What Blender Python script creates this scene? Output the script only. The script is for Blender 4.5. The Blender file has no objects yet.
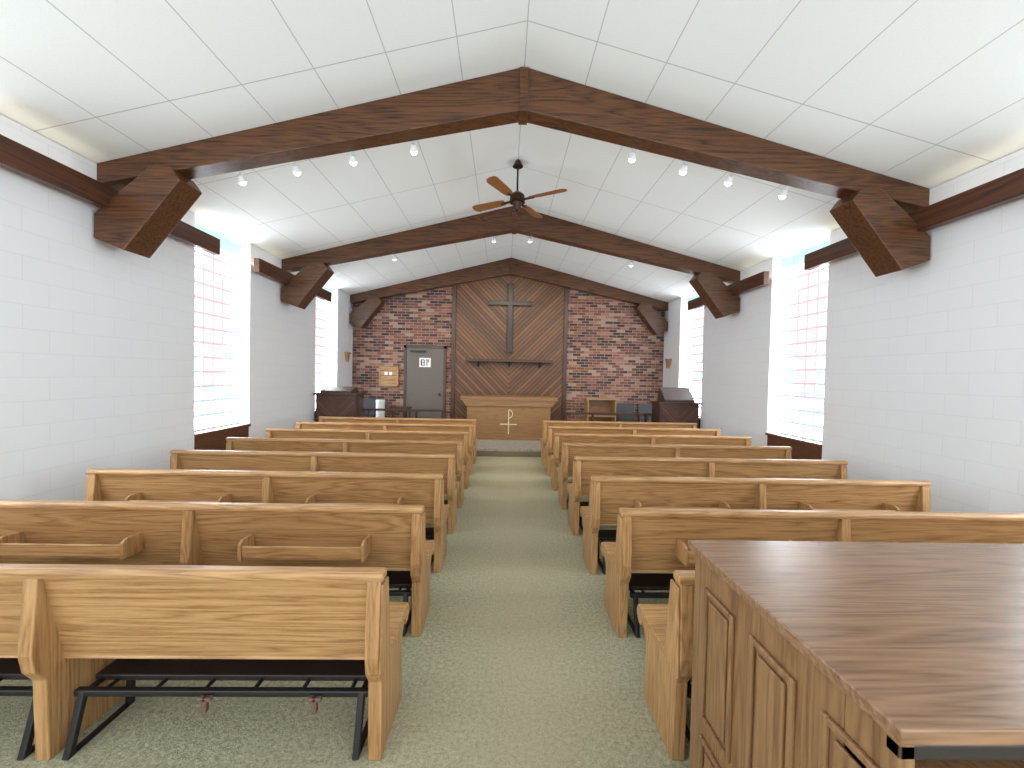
import bpy, math, random
from mathutils import Matrix, Vector, Euler
random.seed(4)
sc = bpy.context.scene
sc.view_settings.view_transform = 'Standard'
sc.view_settings.look = 'None'

# ------------------------------------------------------------------ materials
def newmat(name):
    m = bpy.data.materials.new(name); m.use_nodes = True
    nt = m.node_tree
    return m, nt, nt.nodes['Principled BSDF']
def N(nt, t, **kw):
    n = nt.nodes.new(t)
    for k, v in kw.items(): setattr(n, k, v)
    return n
def math_n(nt, op, a, b=None, c=None):
    n = nt.nodes.new('ShaderNodeMath'); n.operation = op
    for i, v in enumerate((a, b, c)):
        if v is None: continue
        if isinstance(v, (int, float)): n.inputs[i].default_value = v
        else: nt.links.new(v, n.inputs[i])
    return n.outputs[0]
def ramp(nt, fac, stops, interp='LINEAR'):
    r = nt.nodes.new('ShaderNodeValToRGB'); r.color_ramp.interpolation = interp
    els = r.color_ramp.elements
    while len(els) < len(stops): els.new(0.5)
    for e, (p, c) in zip(els, stops):
        e.position = p; e.color = (*c, 1)
    nt.links.new(fac, r.inputs[0]); return r.outputs[0]
def mixc(nt, fac, a, b, mode='MIX'):
    n = nt.nodes.new('ShaderNodeMix'); n.data_type = 'RGBA'; n.blend_type = mode
    for s, v in ((0, fac), (6, a), (7, b)):
        if isinstance(v, (int, float)): n.inputs[s].default_value = v
        elif isinstance(v, tuple): n.inputs[s].default_value = (*v, 1)
        else: nt.links.new(v, n.inputs[s])
    return n.outputs[2]
def bump(nt, bs, h, strength=0.3, dist=0.01):
    b = nt.nodes.new('ShaderNodeBump'); b.inputs['Strength'].default_value = strength
    b.inputs['Distance'].default_value = dist
    nt.links.new(h, b.inputs['Height']); nt.links.new(b.outputs[0], bs.inputs['Normal'])
def coords(nt, scale=(1, 1, 1)):
    tc = nt.nodes.new('ShaderNodeTexCoord'); mp = nt.nodes.new('ShaderNodeMapping')
    mp.inputs['Scale'].default_value = scale
    nt.links.new(tc.outputs['Object'], mp.inputs[0]); return mp.outputs[0]
def noise(nt, vec, scale=5, detail=4, rough=0.55, dist=0.0):
    n = nt.nodes.new('ShaderNodeTexNoise')
    n.inputs['Scale'].default_value = scale; n.inputs['Detail'].default_value = detail
    n.inputs['Roughness'].default_value = rough; n.inputs['Distortion'].default_value = dist
    nt.links.new(vec, n.inputs['Vector']); return n.outputs['Fac']
def plain(name, col, rough=0.5, metal=0.0):
    m, nt, b = newmat(name)
    v = noise(nt, coords(nt), 40, 3)
    c = ramp(nt, v, [(0.3, tuple(x*0.9 for x in col)), (0.7, tuple(min(1, x*1.08) for x in col))])
    nt.links.new(c, b.inputs['Base Color'])
    b.inputs['Roughness'].default_value = rough; b.inputs['Metallic'].default_value = metal
    return m
def emis(name, col, strength, sample=True):
    m, nt, b = newmat(name)
    b.inputs['Base Color'].default_value = (*[c*0.6 for c in col], 1)
    b.inputs['Emission Color'].default_value = (*col, 1)
    b.inputs['Emission Strength'].default_value = strength
    if not sample: m.cycles.emission_sampling = 'NONE'
    return m
def wood(name, light, dark, axis='x', rough=0.4, fine=1.0):
    m, nt, b = newmat(name)
    al, cr = 0.06, 1.0
    s = {'x': (al, cr, cr), 'y': (cr, al, cr), 'z': (cr, cr, al)}[axis]
    tc = nt.nodes.new('ShaderNodeTexCoord'); oi = nt.nodes.new('ShaderNodeObjectInfo')
    ad = nt.nodes.new('ShaderNodeVectorMath'); ad.operation = 'MULTIPLY_ADD'
    nt.links.new(oi.outputs['Random'], ad.inputs[0]); ad.inputs[1].default_value = (31, 17, 23); nt.links.new(tc.outputs['Object'], ad.inputs[2])
    mp = nt.nodes.new('ShaderNodeMapping'); mp.inputs['Scale'].default_value = s; nt.links.new(ad.outputs[0], mp.inputs[0]); v = mp.outputs[0]
    n1 = noise(nt, v, 7*fine, 3, 0.5, 0.5)
    n2 = noise(nt, v, 110*fine, 4, 0.7)
    rings = math_n(nt, 'FRACT', math_n(nt, 'MULTIPLY', n1, 14.0))
    rings = math_n(nt, 'ABSOLUTE', math_n(nt, 'SUBTRACT', rings, 0.5))
    g = math_n(nt, 'ADD', math_n(nt, 'MULTIPLY', rings, 0.7), math_n(nt, 'MULTIPLY', n2, 0.75))
    mid = tuple((a+c)/2 for a, c in zip(light, dark))
    c = ramp(nt, g, [(0.30, dark), (0.48, mid), (0.78, light)])
    nt.links.new(c, b.inputs['Base Color'])
    b.inputs['Roughness'].default_value = rough
    bump(nt, b, n2, 0.12, 0.004)
    return m

OAK_L, OAK_D = (0.53, 0.305, 0.13), (0.27, 0.13, 0.045)
oak_x = wood('oak_grain_x', OAK_L, OAK_D, 'x', 0.38)
oak_z = wood('oak_grain_z', OAK_L, OAK_D, 'z', 0.38)
oak_y = wood('oak_grain_y', OAK_L, OAK_D, 'y', 0.38)
alt_x = wood('altar_wood', (0.33, 0.18, 0.07), (0.22, 0.11, 0.04), 'x', 0.4)
cab_x = wood('cabinet_wood_top', (0.32, 0.18, 0.10), (0.15, 0.078, 0.040), 'x', 0.25)
cab_z = wood('cabinet_wood_side', (0.29, 0.16, 0.070), (0.15, 0.072, 0.03), 'z', 0.38)
beam_x = wood('beam_wood_x', (0.145, 0.056, 0.019), (0.020, 0.008, 0.004), 'x', 0.36, 0.8)
beam_y = wood('beam_wood_y', (0.12, 0.043, 0.018), (0.035, 0.013, 0.008), 'y', 0.4, 0.5)
dark_z = wood('dark_stained_wood', (0.08, 0.032, 0.016), (0.025, 0.010, 0.006), 'z', 0.4)
cross_m = wood('cross_wood', (0.045, 0.022, 0.014), (0.015, 0.008, 0.005), 'z', 0.4)
fan_wood = wood('fan_blade_wood', (0.33, 0.14, 0.042), (0.18, 0.07, 0.02), 'x', 0.4)
panel_brown = wood('sill_panel_wood', (0.15, 0.06, 0.03), (0.08, 0.03, 0.015), 'y', 0.4)
black = plain('black_metal', (0.012, 0.011, 0.012), 0.4)
kneel_slot = plain('dark_vinyl_slot_shade', (0.022, 0.015, 0.014), 0.45)
riser = plain('riser_carpet', (0.20, 0.18, 0.13), 0.9)
bronze = plain('bronze_metal', (0.05, 0.025, 0.015), 0.35, 0.6)
hookm = plain('brown_hook', (0.16, 0.09, 0.07), 0.4)
white_p = plain('white_plastic', (0.75, 0.76, 0.76), 0.4)
paper = plain('white_paper', (0.85, 0.85, 0.85), 0.7)
ink = plain('black_ink', (0.01, 0.01, 0.01), 0.6)
gold = plain('pale_gold', (0.75, 0.68, 0.45), 0.35, 0.1)
door_m = plain('door_paint', (0.13, 0.11, 0.095), 0.45)
frame_m = plain('door_frame_paint', (0.07, 0.045, 0.035), 0.45)
grey_up = plain('grey_upholstery', (0.05, 0.05, 0.056), 0.8)

# painted block wall
def wallmat():
    m, nt, b = newmat('painted_block')
    tc = N(nt, 'ShaderNodeTexCoord'); sx = N(nt, 'ShaderNodeSeparateXYZ')
    nt.links.new(tc.outputs['Object'], sx.inputs[0])
    cx = N(nt, 'ShaderNodeCombineXYZ')
    nt.links.new(math_n(nt, 'ADD', sx.outputs[1], sx.outputs[0]), cx.inputs[0]); nt.links.new(sx.outputs[2], cx.inputs[1])
    br = N(nt, 'ShaderNodeTexBrick')
    nt.links.new(cx.outputs[0], br.inputs['Vector'])
    br.inputs['Scale'].default_value = 1; br.inputs['Brick Width'].default_value = 0.4
    br.inputs['Row Height'].default_value = 0.2; br.inputs['Mortar Size'].default_value = 0.0035
    br.inputs['Mortar Smooth'].default_value = 0.6
    n = noise(nt, coords(nt), 60, 5, 0.7)
    c = mixc(nt, br.outputs['Fac'], (0.88, 0.895, 0.925), (0.79, 0.81, 0.85))
    nt.links.new(c, b.inputs['Base Color']); b.inputs['Roughness'].default_value = 0.5
    h = math_n(nt, 'SUBTRACT', math_n(nt, 'MULTIPLY', n, 0.5), br.outputs['Fac'])
    bump(nt, b, h, 0.35, 0.0035)
    return m
wall_m = wallmat()
def ceilmat():
    m, nt, b = newmat('ceiling_panels')
    tc = N(nt, 'ShaderNodeTexCoord'); sx = N(nt, 'ShaderNodeSeparateXYZ')
    nt.links.new(tc.outputs['Object'], sx.inputs[0])
    def line(o, per, off, w):
        f = math_n(nt, 'FRACT', math_n(nt, 'MULTIPLY_ADD', o, 1/per, off))
        d = math_n(nt, 'MINIMUM', f, math_n(nt, 'SUBTRACT', 1.0, f))
        return math_n(nt, 'LESS_THAN', d, w/per)
    l = math_n(nt, 'MAXIMUM', line(sx.outputs[0], 0.6, 0.0, 0.004), line(sx.outputs[1], 1.22, 0.05, 0.005))
    n = noise(nt, coords(nt), 150, 4, 0.8)
    base = ramp(nt, n, [(0.35, (0.82, 0.845, 0.835)), (0.6, (0.88, 0.905, 0.895))])
    c = mixc(nt, l, base, (0.52, 0.53, 0.53))
    nt.links.new(c, b.inputs['Base Color']); b.inputs['Roughness'].default_value = 0.8
    bump(nt, b, math_n(nt, 'SUBTRACT', math_n(nt, 'MULTIPLY', n, 0.3), l), 0.4, 0.004)
    return m
ceil_m = ceilmat()
def carpetmat():
    m, nt, b = newmat('carpet')
    v = coords(nt)
    n1 = noise(nt, v, 130, 4, 0.8); n2 = noise(nt, v, 1.3, 3, 0.6); n3 = noise(nt, v, 45, 3, 0.7)
    s = math_n(nt, 'ADD', math_n(nt, 'MULTIPLY', n1, 0.5), math_n(nt, 'MULTIPLY', n3, 0.5))
    c = ramp(nt, s, [(0.38, (0.20, 0.21, 0.12)), (0.60, (0.64, 0.62, 0.42))])
    sx = N(nt, 'ShaderNodeSeparateXYZ'); nt.links.new(v, sx.inputs[0])
    # worn traffic strip along the aisle
    wear = math_n(nt, 'MAXIMUM', math_n(nt, 'SUBTRACT', 0.75, math_n(nt, 'ABSOLUTE', sx.outputs[0])), 0.0)
    f = math_n(nt, 'ADD', math_n(nt, 'MULTIPLY', n2, 0.35), math_n(nt, 'MULTIPLY', wear, 0.6))
    c = mixc(nt, f, c, (0.56, 0.475, 0.32))
    nt.links.new(c, b.inputs['Base Color']); b.inputs['Roughness'].default_value = 0.95
    bump(nt, b, s, 0.9, 0.02)
    return m
carpet = carpetmat()
def brickmat():
    m, nt, b = newmat('red_brick')
    tc = N(nt, 'ShaderNodeTexCoord'); sx = N(nt, 'ShaderNodeSeparateXYZ')
    nt.links.new(tc.outputs['Object'], sx.inputs[0]); cx = N(nt, 'ShaderNodeCombineXYZ')
    nt.links.new(sx.outputs[0], cx.inputs[0]); nt.links.new(sx.outputs[2], cx.inputs[1])
    br = N(nt, 'ShaderNodeTexBrick'); nt.links.new(cx.outputs[0], br.inputs['Vector'])
    for k, v in (('Scale', 1), ('Brick Width', 0.21), ('Row Height', 0.072), ('Mortar Size', 0.006), ('Mortar Smooth', 0.1)):
        br.inputs[k].default_value = v
    br.inputs['Color1'].default_value = (0, 0, 0, 1); br.inputs['Color2'].default_value = (1, 1, 1, 1)
    c = ramp(nt, br.outputs['Color'], [(0, (0.035, 0.024, 0.024)), (0.2, (0.19, 0.068, 0.042)), (0.42, (0.27, 0.105, 0.066)),
             (0.6, (0.09, 0.044, 0.036)), (0.74, (0.36, 0.18, 0.12)), (0.88, (0.42, 0.29, 0.21))], 'CONSTANT')
    n = noise(nt, coords(nt), 50, 4, 0.7)
    c = mixc(nt, math_n(nt, 'MULTIPLY', n, 0.4), c, (0.14, 0.068, 0.052))
    c = mixc(nt, br.outputs['Fac'], c, (0.34, 0.28, 0.25))
    nt.links.new(c, b.inputs['Base Color']); b.inputs['Roughness'].default_value = 0.8
    bump(nt, b, math_n(nt, 'SUBTRACT', math_n(nt, 'MULTIPLY', n, 0.3), br.outputs['Fac']), 0.7, 0.008)
    return m
brick_m = brickmat()
def chevmat(name, w, stops, rough=0.45):
    m, nt, b = newmat(name)
    tc = N(nt, 'ShaderNodeTexCoord'); sx = N(nt, 'ShaderNodeSeparateXYZ')
    nt.links.new(tc.outputs['Object'], sx.inputs[0])
    ax = math_n(nt, 'ABSOLUTE', sx.outputs[0])
    side = math_n(nt, 'GREATER_THAN', sx.outputs[0], 0.0)
    p = math_n(nt, 'MULTIPLY', math_n(nt, 'SUBTRACT', sx.outputs[2], ax), 0.7071/w)
    q = math_n(nt, 'MULTIPLY', math_n(nt, 'ADD', sx.outputs[2], ax), 0.7071)
    idx = math_n(nt, 'MULTIPLY_ADD', side, 37.0, math_n(nt, 'FLOOR', p))
    wn = N(nt, 'ShaderNodeTexWhiteNoise', noise_dimensions='1D'); nt.links.new(idx, wn.inputs['W'])
    f = math_n(nt, 'FRACT', p)
    d = math_n(nt, 'MINIMUM', f, math_n(nt, 'SUBTRACT', 1.0, f))
    groove = math_n(nt, 'LESS_THAN', d, 0.09)
    cv = N(nt, 'ShaderNodeCombineXYZ')
    nt.links.new(math_n(nt, 'MULTIPLY', p, w*14), cv.inputs[0]); nt.links.new(math_n(nt, 'MULTIPLY', q, 1.0), cv.inputs[1])
    nt.links.new(idx, cv.inputs[2])
    n = noise(nt, cv.outputs[0], 4, 5, 0.65)
    g = math_n(nt, 'ADD', math_n(nt, 'MULTIPLY', wn.outputs['Value'], 0.35), math_n(nt, 'MULTIPLY', n, 0.7))
    c = ramp(nt, g, stops)
    c = mixc(nt, groove, c, (0.03, 0.012, 0.005))
    nt.links.new(c, b.inputs['Base Color']); b.inputs['Roughness'].default_value = rough
    bump(nt, b, math_n(nt, 'SUBTRACT', 1.0, groove), 0.6, 0.01)
    return m
chev_m = chevmat('diagonal_planks', 0.085, [(0.25, (0.07, 0.028, 0.011)), (0.5, (0.14, 0.06, 0.023)), (0.85, (0.24, 0.11, 0.042))])
chev_d = chevmat('diagonal_planks_dark', 0.06, [(0.25, (0.035, 0.014, 0.008)), (0.5, (0.08, 0.03, 0.014)), (0.85, (0.15, 0.06, 0.028))])
def stonemat():
    m, nt, b = newmat('platform_carpet')
    n = noise(nt, coords(nt), 30, 5, 0.8)
    c = ramp(nt, n, [(0.35, (0.26, 0.23, 0.18)), (0.65, (0.50, 0.46, 0.38))])
    nt.links.new(c, b.inputs['Base Color']); b.inputs['Roughness'].default_value = 0.8
    bump(nt, b, n, 0.4, 0.01)
    return m
stone = stonemat()
gl_clear = emis('glass_block_face', (0.86, 0.95, 1.0), 15.0)  # glow put into the window glass stands in for daylight from outside
gl_edge = emis('glass_block_edge', (0.62, 0.80, 0.90), 0.8, False)
gl_red = emis('red_glass_edge', (0.92, 0.56, 0.60), 0.9, False)
gl_pink = emis('red_glass_face', (0.97, 0.95, 1.0), 1.8)
gl_green = emis('green_glass_face', (0.5, 0.85, 0.72), 0.9, False)
mortar = plain('mortar', (0.6, 0.62, 0.62), 0.7)
bulb = emis('bulb_glow', (1.0, 0.93, 0.8), 6)

# ------------------------------------------------------------------ mesh builder
class MB:
    def __init__(s): s.v = []; s.f = []; s.m = []; s.mats = []
    def mi(s, mat):
        if mat not in s.mats: s.mats.append(mat)
        return s.mats.index(mat)
    def box(s, lo, hi, mat):
        x0, y0, z0 = lo; x1, y1, z1 = hi; b = len(s.v); i = s.mi(mat)
        s.v += [(x0,y0,z0),(x1,y0,z0),(x1,y1,z0),(x0,y1,z0),(x0,y0,z1),(x1,y0,z1),(x1,y1,z1),(x0,y1,z1)]
        for q in ((0,3,2,1),(4,5,6,7),(0,1,5,4),(1,2,6,5),(2,3,7,6),(3,0,4,7)):
            s.f.append([b+k for k in q]); s.m.append(i)
        return s
    def prism(s, pts, axis, a, c, mat):
        b = len(s.v); n = len(pts); i = s.mi(mat)
        for t in (a, c):
            for (p, q) in pts:
                s.v.append({'x': (t, p, q), 'y': (p, t, q), 'z': (p, q, t)}[axis])
        s.f.append([b+k for k in range(n)]); s.m.append(i)
        s.f.append([b+n+k for k in reversed(range(n))]); s.m.append(i)
        for k in range(n):
            j = (k+1) % n
            s.f.append([b+k, b+n+k, b+n+j, b+j]); s.m.append(i)
        return s
    def tube(s, p0, p1, r0, r1, mat, n=16):
        p0 = Vector(p0); p1 = Vector(p1); d = (p1-p0).normalized()
        u = d.orthogonal().normalized(); w = d.cross(u); b = len(s.v); i = s.mi(mat)
        for p, r in ((p0, r0), (p1, r1)):
            for k in range(n):
                a = 2*math.pi*k/n; s.v.append(tuple(p+u*math.cos(a)*r+w*math.sin(a)*r))
        s.f.append([b+k for k in reversed(range(n))]); s.m.append(i)
        s.f.append([b+n+k for k in range(n)]); s.m.append(i)
        for k in range(n):
            j = (k+1) % n; s.f.append([b+k, b+j, b+n+j, b+n+k]); s.m.append(i)
        return s
    def ball(s, c, r, mat, n=12):
        for k in range(n//2):
            a0 = math.pi*k/(n//2); a1 = math.pi*(k+1)/(n//2)
            s.tube((c[0], c[1], c[2]+r*math.cos(a0)), (c[0], c[1], c[2]+r*math.cos(a1)), max(1e-4, r*math.sin(a0)), max(1e-4, r*math.sin(a1)), mat, n)
        return s
    def obj(s, name, loc=(0,0,0), bevel=0.0, parent=None, rotz=0, recalc=True):
        me = bpy.data.meshes.new(name); me.from_pydata(s.v, [], s.f)
        for m in s.mats: me.materials.append(m)
        for p, i in zip(me.polygons, s.m): p.material_index = i
        if recalc:
            import bmesh
            bm = bmesh.new(); bm.from_mesh(me); bmesh.ops.recalc_face_normals(bm, faces=bm.faces); bm.to_mesh(me); bm.free()
        return mkobj(name, me, loc, bevel, parent, rotz)
def mkobj(name, me, loc=(0,0,0), bevel=0.0, parent=None, rotz=0):
    o = bpy.data.objects.new(name, me); sc.collection.objects.link(o)
    o.location = loc; o.rotation_euler[2] = rotz
    if parent: o.parent = parent
    if bevel:
        bv = o.modifiers.new('bevel', 'BEVEL'); bv.width = bevel; bv.segments = 2; bv.limit_method = 'ANGLE'
    return o

# ------------------------------------------------------------------ room
HW = 4.1; RZ = 4.72; EZ = 3.66; SL = (RZ-EZ)/HW
Y0, YB = -3.0, 10.95
MB().box((-HW-0.4, Y0, -0.1), (HW+0.4, YB+0.3, 0), carpet).obj('floor')
m = MB()
m.prism([(0, RZ), (-HW-0.4, EZ-0.4*SL), (-HW-0.4, EZ-0.4*SL+0.1), (0, RZ+0.1)], 'y', Y0, YB+0.3, ceil_m)
m.prism([(0, RZ), (HW+0.4, EZ-0.4*SL), (HW+0.4, EZ-0.4*SL+0.1), (0, RZ+0.1)], 'y', Y0, YB+0.3, ceil_m)
m.obj('ceiling')
WIN = [(-1.4, -0.2), (2.0, 3.15), (5.4, 6.55), (8.8, 9.95)]  # first two bays out of view, continued from the spacing, added for light
for sname, sg in (('left', -1), ('right', 1)):
    m = MB(); ys = Y0
    for a, b in WIN + [(YB, None)]:
        x0, x1 = sorted((sg*HW, sg*(HW+0.3)))
        m.box((x0, ys, 0), (x1, a, 3.65), wall_m)
        ys = b
    m.obj('wall_'+sname)
# glass block windows
wi = 1
for sg in (-1, 1):
    for a, b in WIN:
        m = MB(); W = b-a; nc = 6; cw = W/nc; z0 = 0.86; nr = 14; rh = 0.2
        def bx(xa, xb, ya, yb, za, zb, mt):
            lo, hi = sorted((sg*xa, sg*xb)); m.box((lo, ya, za), (hi, yb, zb), mt)
        def quad(x, ya, yb, za, zb, mt):
            k = len(m.v); X = sg*x
            m.v += [(X, ya, za), (X, yb, za), (X, yb, zb), (X, ya, zb)]
            m.f.append([k, k+1, k+2, k+3] if sg < 0 else [k+3, k+2, k+1, k]); m.m.append(m.mi(mt))
        bx(HW+0.19, HW+0.25, a, b, z0, z0+nr*rh, mortar)
        for r in range(nr):
            for c in range(nc):
                ya = a+c*cw; za = z0+r*rh; g = 0.006
                zc = za+rh/2
                red = (c in (2, 3) and 1.5 < zc < 3.5) or (c in (1, 4) and 2.1 < zc < 3.1)
                fm, em = (gl_pink, gl_red) if red else (gl_clear, gl_edge)
                if zc > 3.45 : fm = gl_green
                bx(HW+0.165, HW+0.19, ya+g, ya+cw-g, za+g, za+rh-g, em)
                quad(HW+0.163, ya+g+0.016, ya+cw-g-0.016, za+g+0.016, za+rh-g-0.016, fm)
        m.obj('window_%d' % wi, recalc=False)
        m = MB()
        bx(HW+0.005, HW+0.28, a, b, 0, 0.82, panel_brown)
        bx(HW-0.03, HW+0.28, a-0.0, b+0.0, 0.82, 0.86, panel_brown)
        m.obj('trim_%d' % wi, bevel=0.004)
        wi += 1
# back wall
MB().box((-HW-0.3, YB, 0), (HW+0.3, YB+0.25, RZ), brick_m).obj('wall_back')
pt = RZ-2.42-0.02
MB().prism([(-1.42, -2.25), (1.42, -2.25), (1.42, pt-1.42*SL), (0, pt), (-1.42, pt-1.42*SL)], 'y', -0.04, 0.04, chev_m).obj('wood_feature_panel', loc=(0, YB-0.045, 2.42))
m = MB()
for x in (-1.46, 1.46): m.box((x-0.05, YB-0.12, 0.155), (x+0.05, YB-0.002, 4.3), dark_z)
m.obj('trim_9', bevel=0.004)
# platform
m = MB(); m.box((-HW+0.005, 8.62, 0), (HW-0.005, YB-0.005, 0.15), stone)
m.box((-HW+0.005, 8.60, 0), (HW-0.005, 8.62, 0.11), riser)
m.obj('platform', bevel=0.006)

# ------------------------------------------------------------------ trusses
def cl(x, off=0): return RZ - SL*abs(x) - off
for ty in (4.12, 7.45, 10.72):
    m = MB(); y1 = ty+0.2
    for sg in (-1, 1):
        m.prism([(0, cl(0)-0.003), (sg*HW, cl(HW)-0.003), (sg*HW, cl(HW)-0.20), (0, cl(0)-0.42)], 'y', ty, y1, beam_x)
        m.prism([(sg*4.08, 2.93), (sg*3.80, 2.82), (sg*3.27, 3.50), (sg*3.36, 3.62), (sg*3.56, 3.62), (sg*4.08, 3.16)], 'y', ty-0.05, y1+0.05, beam_x)
    m.box((-0.045, ty-0.02, cl(0)-0.44), (0.045, y1+0.02, cl(0)-0.02), beam_x)
    m.obj('roof_truss', bevel=0.008)
    yr = {4.12: (2.5, 5.62), 7.45: (6.5, 9.2)}.get(ty)
    if yr:
        for sg in (-1, 1):
            m = MB(); lo, hi = sorted((sg*3.93, sg*4.02))
            m.box((lo, yr[0], 3.21), (hi, yr[1], 3.42), beam_y)
            for yy in (yr[0]+0.3, yr[1]-0.5):
                l2, h2 = sorted((sg*4.02, sg*4.098)); m.box((l2, yy, 3.3), (h2, yy+0.06, 3.34), beam_y)
            o = m.obj('wall_light_valance', bevel=0.006)
            for (ya, yb) in ((yr[0]+0.05, ty-0.1), (y1+0.1, yr[1]-0.05)):
                L = bpy.data.lights.new('uplight', 'AREA'); L.shape = 'RECTANGLE'; L.size = 0.06; L.size_y = yb-ya
                L.energy = 0.8*(yb-ya); L.color = (1.0, 0.84, 0.55)
                lo_ = bpy.data.objects.new('uplight', L); sc.collection.objects.link(lo_)
                lo_.location = (sg*4.06, (ya+yb)/2, 3.33); lo_.rotation_euler = (math.pi, 0, 0); lo_.parent = o

# ------------------------------------------------------------------ pews
def pewmesh(racks):
    m = MB(); H = 1.45
    m.prism([(0.005, .825), (0.033, .825), (0.13, .40), (0.10, .40)], 'x', -H+0.02, H-0.02, oak_x)
    m.prism([(-0.02, .815), (0.045, .815), (0.05, .84), (0.035, .855), (-0.01, .855), (-0.022, .84)], 'x', -H-0.01, H+0.01, oak_x)
    m.prism([(.09, .405), (.45, .385), (.45, .35), (.49, .345), (.525, .375), (.53, .41), (.51, .44), (.46, .448), (.30, .425), (.11, .44)], 'x', -H-0.005, H+0.005, oak_x)
    prof = [(0.03, 0), (.40, 0), (.38, .30), (.42, .35), (.44, .37), (.44, .40), (.16, .43), (.13, .48), (.05, .815), (-.012, .815), (-.035, .5), (-.02, .42), (.02, .36)]
    for x in (-H+0.0, -0.03, H-0.06):
        m.prism(prof, 'x', x, x+0.06, oak_z)
    for x in (-H-0.012, H-0.0):   # applied outer back post on the ends
        m.prism([(-0.03, .42), (.12, .42), (.07, .80), (-.012, .80)], 'x', x, x+0.012, oak_z)
    if racks:
        for xc in (-0.70, 0.74):
            m.box((xc-0.36, -0.075, .535), (xc+0.36, 0.07, .55), oak_x)
            m.box((xc-0.36, -0.085, .55), (xc+0.36, -0.068, .625), oak_x)
            for sx in (-1, 1):
                m.prism([(-0.095, .535), (0.065, .535), (0.05, .655), (-0.06, .66), (-0.095, .64)], 'x', xc+sx*0.37-0.01, xc+sx*0.37+0.01, oak_z)
    # kneeler under the seat
    for x0, x1 in ((-H+0.1, -0.06), (0.06, H-0.08)):
        m.box((x0, .20, .225), (x1, .40, .255), kneel_slot)
        for yy in (.10,):
            m.box((x0, yy, .225), (x1, yy+.03, .255), black)
        for k in range(6):
            xx = x0+0.1+(x1-x0-0.2)*k/5
            m.box((xx, .10, .225), (xx+0.018, .28, .24), black)
        for x in (x0+0.02, x1-0.05):
            m.prism([(.10, .25), (.13, .25), (.06, .0), (.03, .0)], 'x', x, x+0.03, black)
            m.box((x, .03, .0), (x+0.03, .36, .014), black)
            m.prism([(.34, .24), (.37, .24), (.36, .0), (.33, .0)], 'x', x, x+0.03, black)
            m.box((x, .10, .225), (x+0.03, .38, .24), black)
        for t in (0.45, 0.82):
            x = x0+(x1-x0)*t
            m.box((x-.012, .075, .17), (x+.012, .10, .24), hookm)
            m.box((x-.03, .075, .22), (x+.03, .10, .24), hookm)
    return m
me_plain = pewmesh(False).obj('tmpA').data; me_rack = pewmesh(True).obj('tmpB').data
for o in list(sc.collection.objects):
    if o.name.startswith('tmp'): bpy.data.objects.remove(o)
for i in range(8):
    y = 1.76+0.86*i
    for xc in (-2.1, 2.08):
        mkobj('church_pew', me_plain if i == 0 else me_rack, (xc, y, 0), 0.006)

# ------------------------------------------------------------------ near cabinet
m = MB(); X0, X1, YA, YC, T = 0.57, 2.25, 0.71, 1.50, 1.10
m.box((X0-0.02, YA-0.02, T-0.03), (X1, YC+0.02, T), cab_x)
m.box((X0, YA+0.12, 0), (X1-0.03, YC, T-0.03), cab_z)
m.box((X0, YA, 0), (X0+0.03, YA+0.12, T-0.03), cab_z)
m.box((X0-0.008, YA, 0), (X0, YC, 0.10), cab_z)
m.box((X0, YA, T-0.075), (X1-0.03, YA+0.03, T-0.045), kneel_slot)  # dark strip painted in for the shade of the slot below the top
m.box((X0, YA+0.0, 0.0), (X1-0.03, YA+0.12, T-0.12), cab_z)
for (pa, pb) in ((1.41, 1.23), (1.145, 0.965), (0.88, 0.72)):
    for (za, zb) in ((0.16, 0.46), (0.52, 0.98)):
        fr = 0.018
        m.box((X0-0.012, pb, za), (X0, pb+fr, zb), cab_z); m.box((X0-0.012, pa-fr, za), (X0, pa, zb), cab_z)
        m.box((X0-0.012, pb+fr, za), (X0, pa-fr, za+fr), cab_z); m.box((X0-0.012, pb+fr, zb-fr), (X0, pa-fr, zb), cab_z)
        m.box((X0-0.009, pb+fr+0.016, za+fr+0.016), (X0, pa-fr-0.016, zb-fr-0.016), cab_z)
m.obj('storage_cabinet', bevel=0.005)

# ------------------------------------------------------------------ ceiling fan
m = MB(); fz = 4.13
m.tube((0, 0, RZ-fz), (0, 0, RZ-fz-0.09), 0.03, 0.075, bronze)
m.tube((0, 0, 0.1), (0, 0, RZ-fz-0.02), 0.013, 0.013, bronze)
m.tube((0, 0, 0.10), (0, 0, 0.14), 0.10, 0.05, bronze, 24); m.tube((0, 0, 0.0), (0, 0, 0.10), 0.11, 0.10, bronze, 24)
m.tube((0, 0, -0.08), (0, 0, 0.0), 0.05, 0.07, bronze, 24); m.ball((0, 0, -0.08), 0.045, bronze)
for ang in (60, 150, 240, 330):
    a = math.radians(ang); ca, sa = math.cos(a), math.sin(a); b0 = len(m.v); i = m.mi(fan_wood)
    out = [(0.2, -0.045), (0.30, -0.062), (0.68, -0.076), (0.73, -0.05), (0.74, 0), (0.73, 0.05), (0.68, 0.076), (0.30, 0.062), (0.2, 0.045)]
    for zz in (0.0, 0.012):
        for r, t in out: m.v.append((ca*r-sa*t, sa*r+ca*t, 0.03+zz+t*0.2))
    n = len(out)
    m.f.append([b0+k for k in range(n)]); m.m.append(i); m.f.append([b0+n+k for k in reversed(range(n))]); m.m.append(i)
    for k in range(n):
        j = (k+1) % n; m.f.append([b0+k, b0+n+k, b0+n+j, b0+j]); m.m.append(i)
    m.tube((ca*0.08, sa*0.08, 0.03), (ca*0.26, sa*0.26, 0.025), 0.018, 0.014, bronze, 8)
m.obj('ceiling_fan', loc=(0, 5.9, fz))

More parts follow.
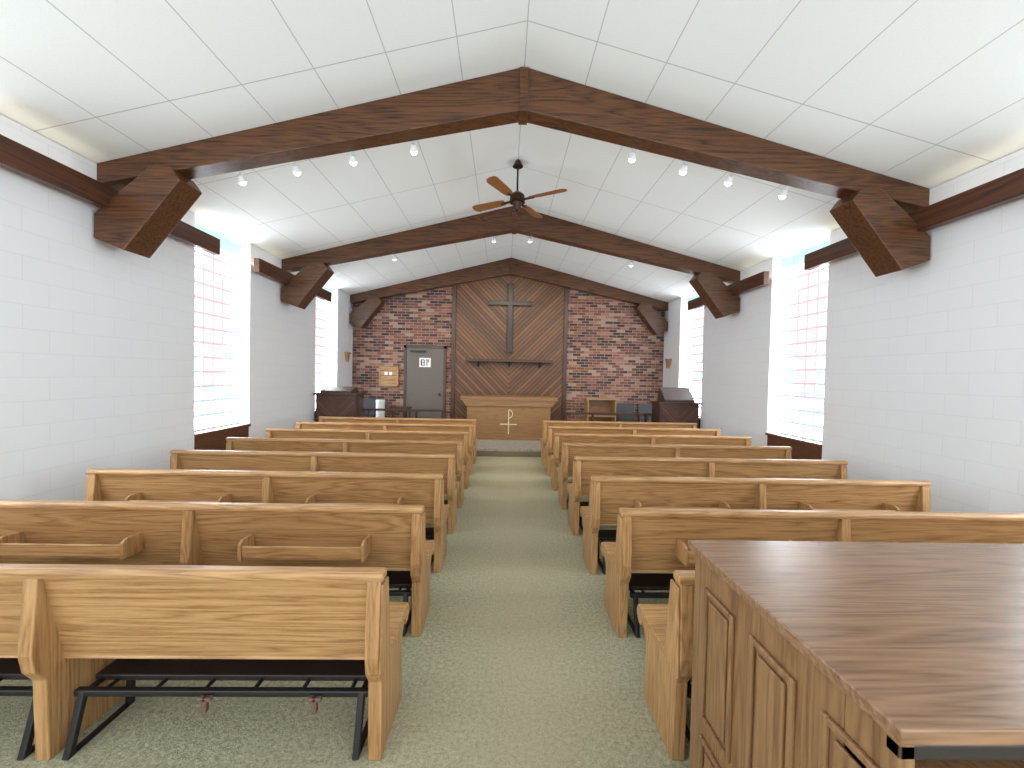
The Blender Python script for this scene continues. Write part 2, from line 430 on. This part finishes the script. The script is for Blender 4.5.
# ------------------------------------------------------------------ spot lamps
def lamp(x, y, aim, e):
    zb = cl(x, 0.42-0.05*abs(x)); m = MB()
    m.box((-0.03, -0.05, 0.08), (0.03, 0.012, 0.11), white_p)
    m.tube((0, 0, 0.09), (0, 0.02, 0.045), 0.01, 0.01, white_p, 8)
    m.tube((0, 0.0, 0.05), (0, 0.04, 0.005), 0.028, 0.045, white_p, 20)
    m.ball((0, 0.042, -0.002), 0.036, bulb, 14)
    o = m.obj('spotlight_lamp', loc=(x, y+0.04, zb-0.04))
    L = bpy.data.lights.new('spot', 'SPOT'); L.energy = e; L.spot_size = math.radians(80); L.spot_blend = 0.9
    L.color = (1.0, 0.88, 0.7); L.shadow_soft_size = 0.05
    lo = bpy.data.objects.new('spot', L); sc.collection.objects.link(lo); lo.parent = o
    lo.location = (0, 0.14, -0.06)
    d = Vector(aim) - Vector((x, y+0.18, zb-0.15)); lo.rotation_euler = d.to_track_quat('-Z', 'Y').to_euler()
for x in (-2.9, -2.34, -1.76, -1.13, 1.17, 1.72, 2.21, 2.8): lamp(x, 4.34, (x*0.7, 8.6, 0.3), 60)
for x in (-2.2, -0.37, 0.3, 2.2): lamp(x, 7.67, (x*0.8, 10.9, 2.3), 75)

# ------------------------------------------------------------------ altar area
m = MB(); cy = YB-0.13
m.box((-0.06, cy-0.05, 2.3), (0.06, cy+0.04, 4.05), cross_m); m.box((-0.56, cy-0.06, 3.5), (0.56, cy+0.03, 3.61), cross_m)
m.box((-0.085, cy-0.02, 2.27), (0.085, cy+0.03, 4.08), cross_m); 
m.obj('wall_cross', bevel=0.006)
m = MB(); m.box((-1.12, YB-0.36, 2.03), (1.12, YB-0.09, 2.10), dark_z)
for x in (-0.8, 0, 0.8): m.prism([(YB-0.3, 2.03), (YB-0.09, 2.03), (YB-0.09, 1.9)], 'x', x-0.02, x+0.02, dark_z)
m.obj('altar_shelf', bevel=0.004)
m = MB()
m.box((-1.15, -0.4, 0.94), (1.15, 0.4, 1.03), alt_x)
m.prism([(-1.12, 0.94), (1.12, 0.94), (1.02, 0.80), (-1.02, 0.80)], 'y', -0.38, 0.38, alt_x)
m.prism([(-0.98, 0.0), (0.98, 0.0), (1.0, 0.80), (-1.0, 0.80)], 'y', -0.33, 0.33, alt_x)
m.box((-1.0, -0.35, 0.0), (1.0, 0.35, 0.05), alt_x)
m.box((-0.012, -0.345, 0.14), (0.012, -0.325, 0.72), gold); m.box((-0.2, -0.345, 0.36), (0.2, -0.325, 0.385), gold)
for k in range(10):
    a0 = math.pi*(0.5-k/10); a1 = math.pi*(0.5-(k+1)/10)
    m.tube((0.09*math.cos(a0), -0.335, 0.62+0.1*math.sin(a0)), (0.09*math.cos(a1), -0.335, 0.62+0.1*math.sin(a1)), 0.012, 0.012, gold, 6)
m.obj('altar_table', loc=(0.0, 10.2, 0.15), bevel=0.005)

# door
m = MB(); dx0, dx1 = -2.68, -1.72; dy = YB
m.box((dx0-0.07, dy-0.05, 0.155), (dx0, dy-0.002, 2.42), frame_m); m.box((dx1, dy-0.05, 0.155), (dx1+0.07, dy-0.002, 2.42), frame_m)
m.box((dx0-0.07, dy-0.05, 2.35), (dx1+0.07, dy-0.002, 2.43), frame_m)
m.box((dx0, dy-0.035, 0.16), (dx1, dy-0.004, 2.35), door_m)
m.box((dx0+0.33, dy-0.04, 1.86), (dx0+0.63, dy-0.035, 2.10), paper)
for (a, b, c, d) in ((.38, .46, 1.90, 1.92), (.38, .46, 1.97, 1.99), (.38, .46, 2.04, 2.06), (.37, .40, 1.90, 2.06), (.45, .47, 1.90, 2.06), (.52, .54, 1.90, 2.06), (.50, .58, 2.04, 2.06), (.56, .58, 1.98, 2.06)):
    m.box((dx0+a, dy-0.043, c), (dx0+b, dy-0.04, d), ink)
m.tube((dx1-0.08, dy-0.035, 1.15), (dx1-0.08, dy-0.1, 1.15), 0.03, 0.035, bronze)
m.box((dx0+0.1, dy-0.07, 2.24), (dx0+0.5, dy-0.035, 2.29), black)
m.obj('door_1', bevel=0.003)
# hymn board
m = MB(); bx0 = -3.36; m.box((bx0, YB-0.07, 1.36), (bx0+0.46, YB-0.03, 1.84), oak_x)
m.box((bx0-0.02, YB-0.09, 1.34), (bx0+0.48, YB-0.002, 1.37), oak_x); m.box((bx0-0.02, YB-0.09, 1.83), (bx0+0.48, YB-0.002, 1.86), oak_x)
for x in (bx0-0.02, bx0+0.45): m.box((x, YB-0.09, 1.34), (x+0.03, YB-0.002, 1.86), oak_z)
for z in (1.5, 1.62, 1.74): m.box((bx0+0.03, YB-0.08, z), (bx0+0.43, YB-0.07, z+0.012), dark_z)
m.box((bx0+0.12, YB-0.078, 1.635), (bx0+0.2, YB-0.07, 1.72), paper); m.box((bx0+0.24, YB-0.078, 1.635), (bx0+0.32, YB-0.07, 1.72), paper)
m.obj('hymn_board', bevel=0.003)
# altar rails
for xa, xb in ((-3.85, -1.45), (1.25, 3.7)):
    m = MB(); L = xb-xa
    m.box((0, -0.04, 0.70), (L, 0.04, 0.745), dark_z); m.box((0, -0.015, 0.12), (L, 0.015, 0.15), dark_z)
    n = 5
    for k in range(n):
        x = k*(L-0.05)/(n-1); m.box((x, -0.025, 0), (x+0.05, 0.025, 0.70), dark_z)
    m.obj('altar_rail', loc=(xa, 9.25, 0.15), bevel=0.004)
# lecterns
for xc, h, rise in ((-3.62, 1.10, 0.13), (3.60, 1.04, 0.31)):
    m = MB(); m.box((-0.42, -0.22, 0), (0.42, 0.25, h-0.04), dark_z)
    m.box((-0.38, -0.235, 0.05), (0.38, -0.22, h-0.08), chev_d)
    m.box((-0.45, -0.27, h-0.04), (0.45, 0.28, h), dark_z)
    m.prism([(-0.24, h), (0.22, h), (0.12, h+rise), (0.08, h+rise), (-0.24, h+0.05)], 'x', -0.32, 0.32, dark_z)
    m.obj('lectern', loc=(xc, 8.93, 0.15), bevel=0.005)
# credence cabinet on legs (open front)
m = MB()
for x in (-0.34, 0.31): m.box((x, -0.2, 0), (x+0.03, 0.2, 1.0), oak_z)
m.box((-0.37, -0.22, 1.0), (0.37, 0.22, 1.03), oak_x); m.box((-0.31, -0.2, 0.60), (0.31, 0.2, 0.63), oak_x)
m.box((-0.31, -0.2, 0.1), (0.31, 0.2, 0.13), oak_x); m.box((-0.31, 0.18, 0.1), (0.31, 0.2, 1.0), alt_x)
m.obj('credence_cabinet', loc=(2.2, 9.95, 0.15), bevel=0.004)
# chairs
def chair(x, y):
    m = MB(); m.box((-0.25, -0.25, 0.40), (0.25, 0.25, 0.48), grey_up)
    m.prism([(0.20, 0.48), (0.27, 0.48), (0.33, 0.88), (0.27, 0.9)], 'x', -0.24, 0.24, grey_up)
    for sx in (-0.24, 0.21):
        m.box((sx, -0.24, 0), (sx+0.03, -0.21, 0.40), dark_z); m.prism([(0.2, 0), (0.24, 0), (0.30, 0.85), (0.26, 0.85)], 'x', sx, sx+0.03, dark_z)
        m.box((sx, -0.24, 0.62), (sx+0.03, 0.26, 0.65), dark_z); m.box((sx, -0.24, 0.40), (sx+0.03, -0.21, 0.62), dark_z)
    m.obj('upholstered_chair', loc=(x, y, 0.15), bevel=0.006)
chair(2.92, 10.1); chair(3.5, 10.1); chair(-3.55, 10.1)
m = MB(); m.tube((0, 0, 0), (0, 0, 0.86), 0.09, 0.105, white_p, 24); m.tube((0, 0, 0.86), (0, 0, 0.9), 0.115, 0.10, white_p, 24)
m.obj('white_pedestal', loc=(-3.05, 9.9, 0.15))
m = MB()
for x in (-0.22, 0.2):
    for yy in (-0.2, 0.17): m.box((x, yy, 0), (x+0.03, yy+0.03, 0.66), dark_z)
m.box((-0.25, -0.23, 0.66), (0.25, 0.23, 0.70), dark_z); m.box((-0.2, -0.17, 0.25), (0.2, 0.17, 0.27), dark_z)
m.obj('side_table', loc=(-2.7, 10.3, 0.15), bevel=0.004)
# wall brackets next to brick
for x in (-4.09, 4.01):
    m = MB(); m.box((0, -0.12, 0.2), (0.08, 0.12, 0.24), oak_y); m.prism([(-0.08, 0.2), (0.08, 0.2), (0.03, 0), (-0.03, 0)], 'x', 0.0, 0.06, oak_y)
    m.obj('wall_bracket', loc=(x, 10.5, 1.95))

# ------------------------------------------------------------------ light / world
w = bpy.data.worlds.new('world'); sc.world = w; w.use_nodes = True
bg = w.node_tree.nodes['Background']; bg.inputs[0].default_value = (0.90, 0.95, 1.0, 1); bg.inputs[1].default_value = 2.75

# ------------------------------------------------------------------ camera
cd = bpy.data.cameras.new('camera'); cam = bpy.data.objects.new('camera', cd); sc.collection.objects.link(cam)
F = 415.0
cd.sensor_width = 36; cd.lens = F/1024*36; cd.clip_start = 0.02
yaw = math.atan(9/F); pitch = -math.atan(9/F); roll = 0.02
R = Euler((math.pi/2+pitch, 0, -yaw)).to_matrix() @ Matrix.Rotation(roll, 3, 'Z')
cam.matrix_world = Matrix.Translation((-0.15, 0, 1.7)) @ R.to_4x4()
sc.camera = cam
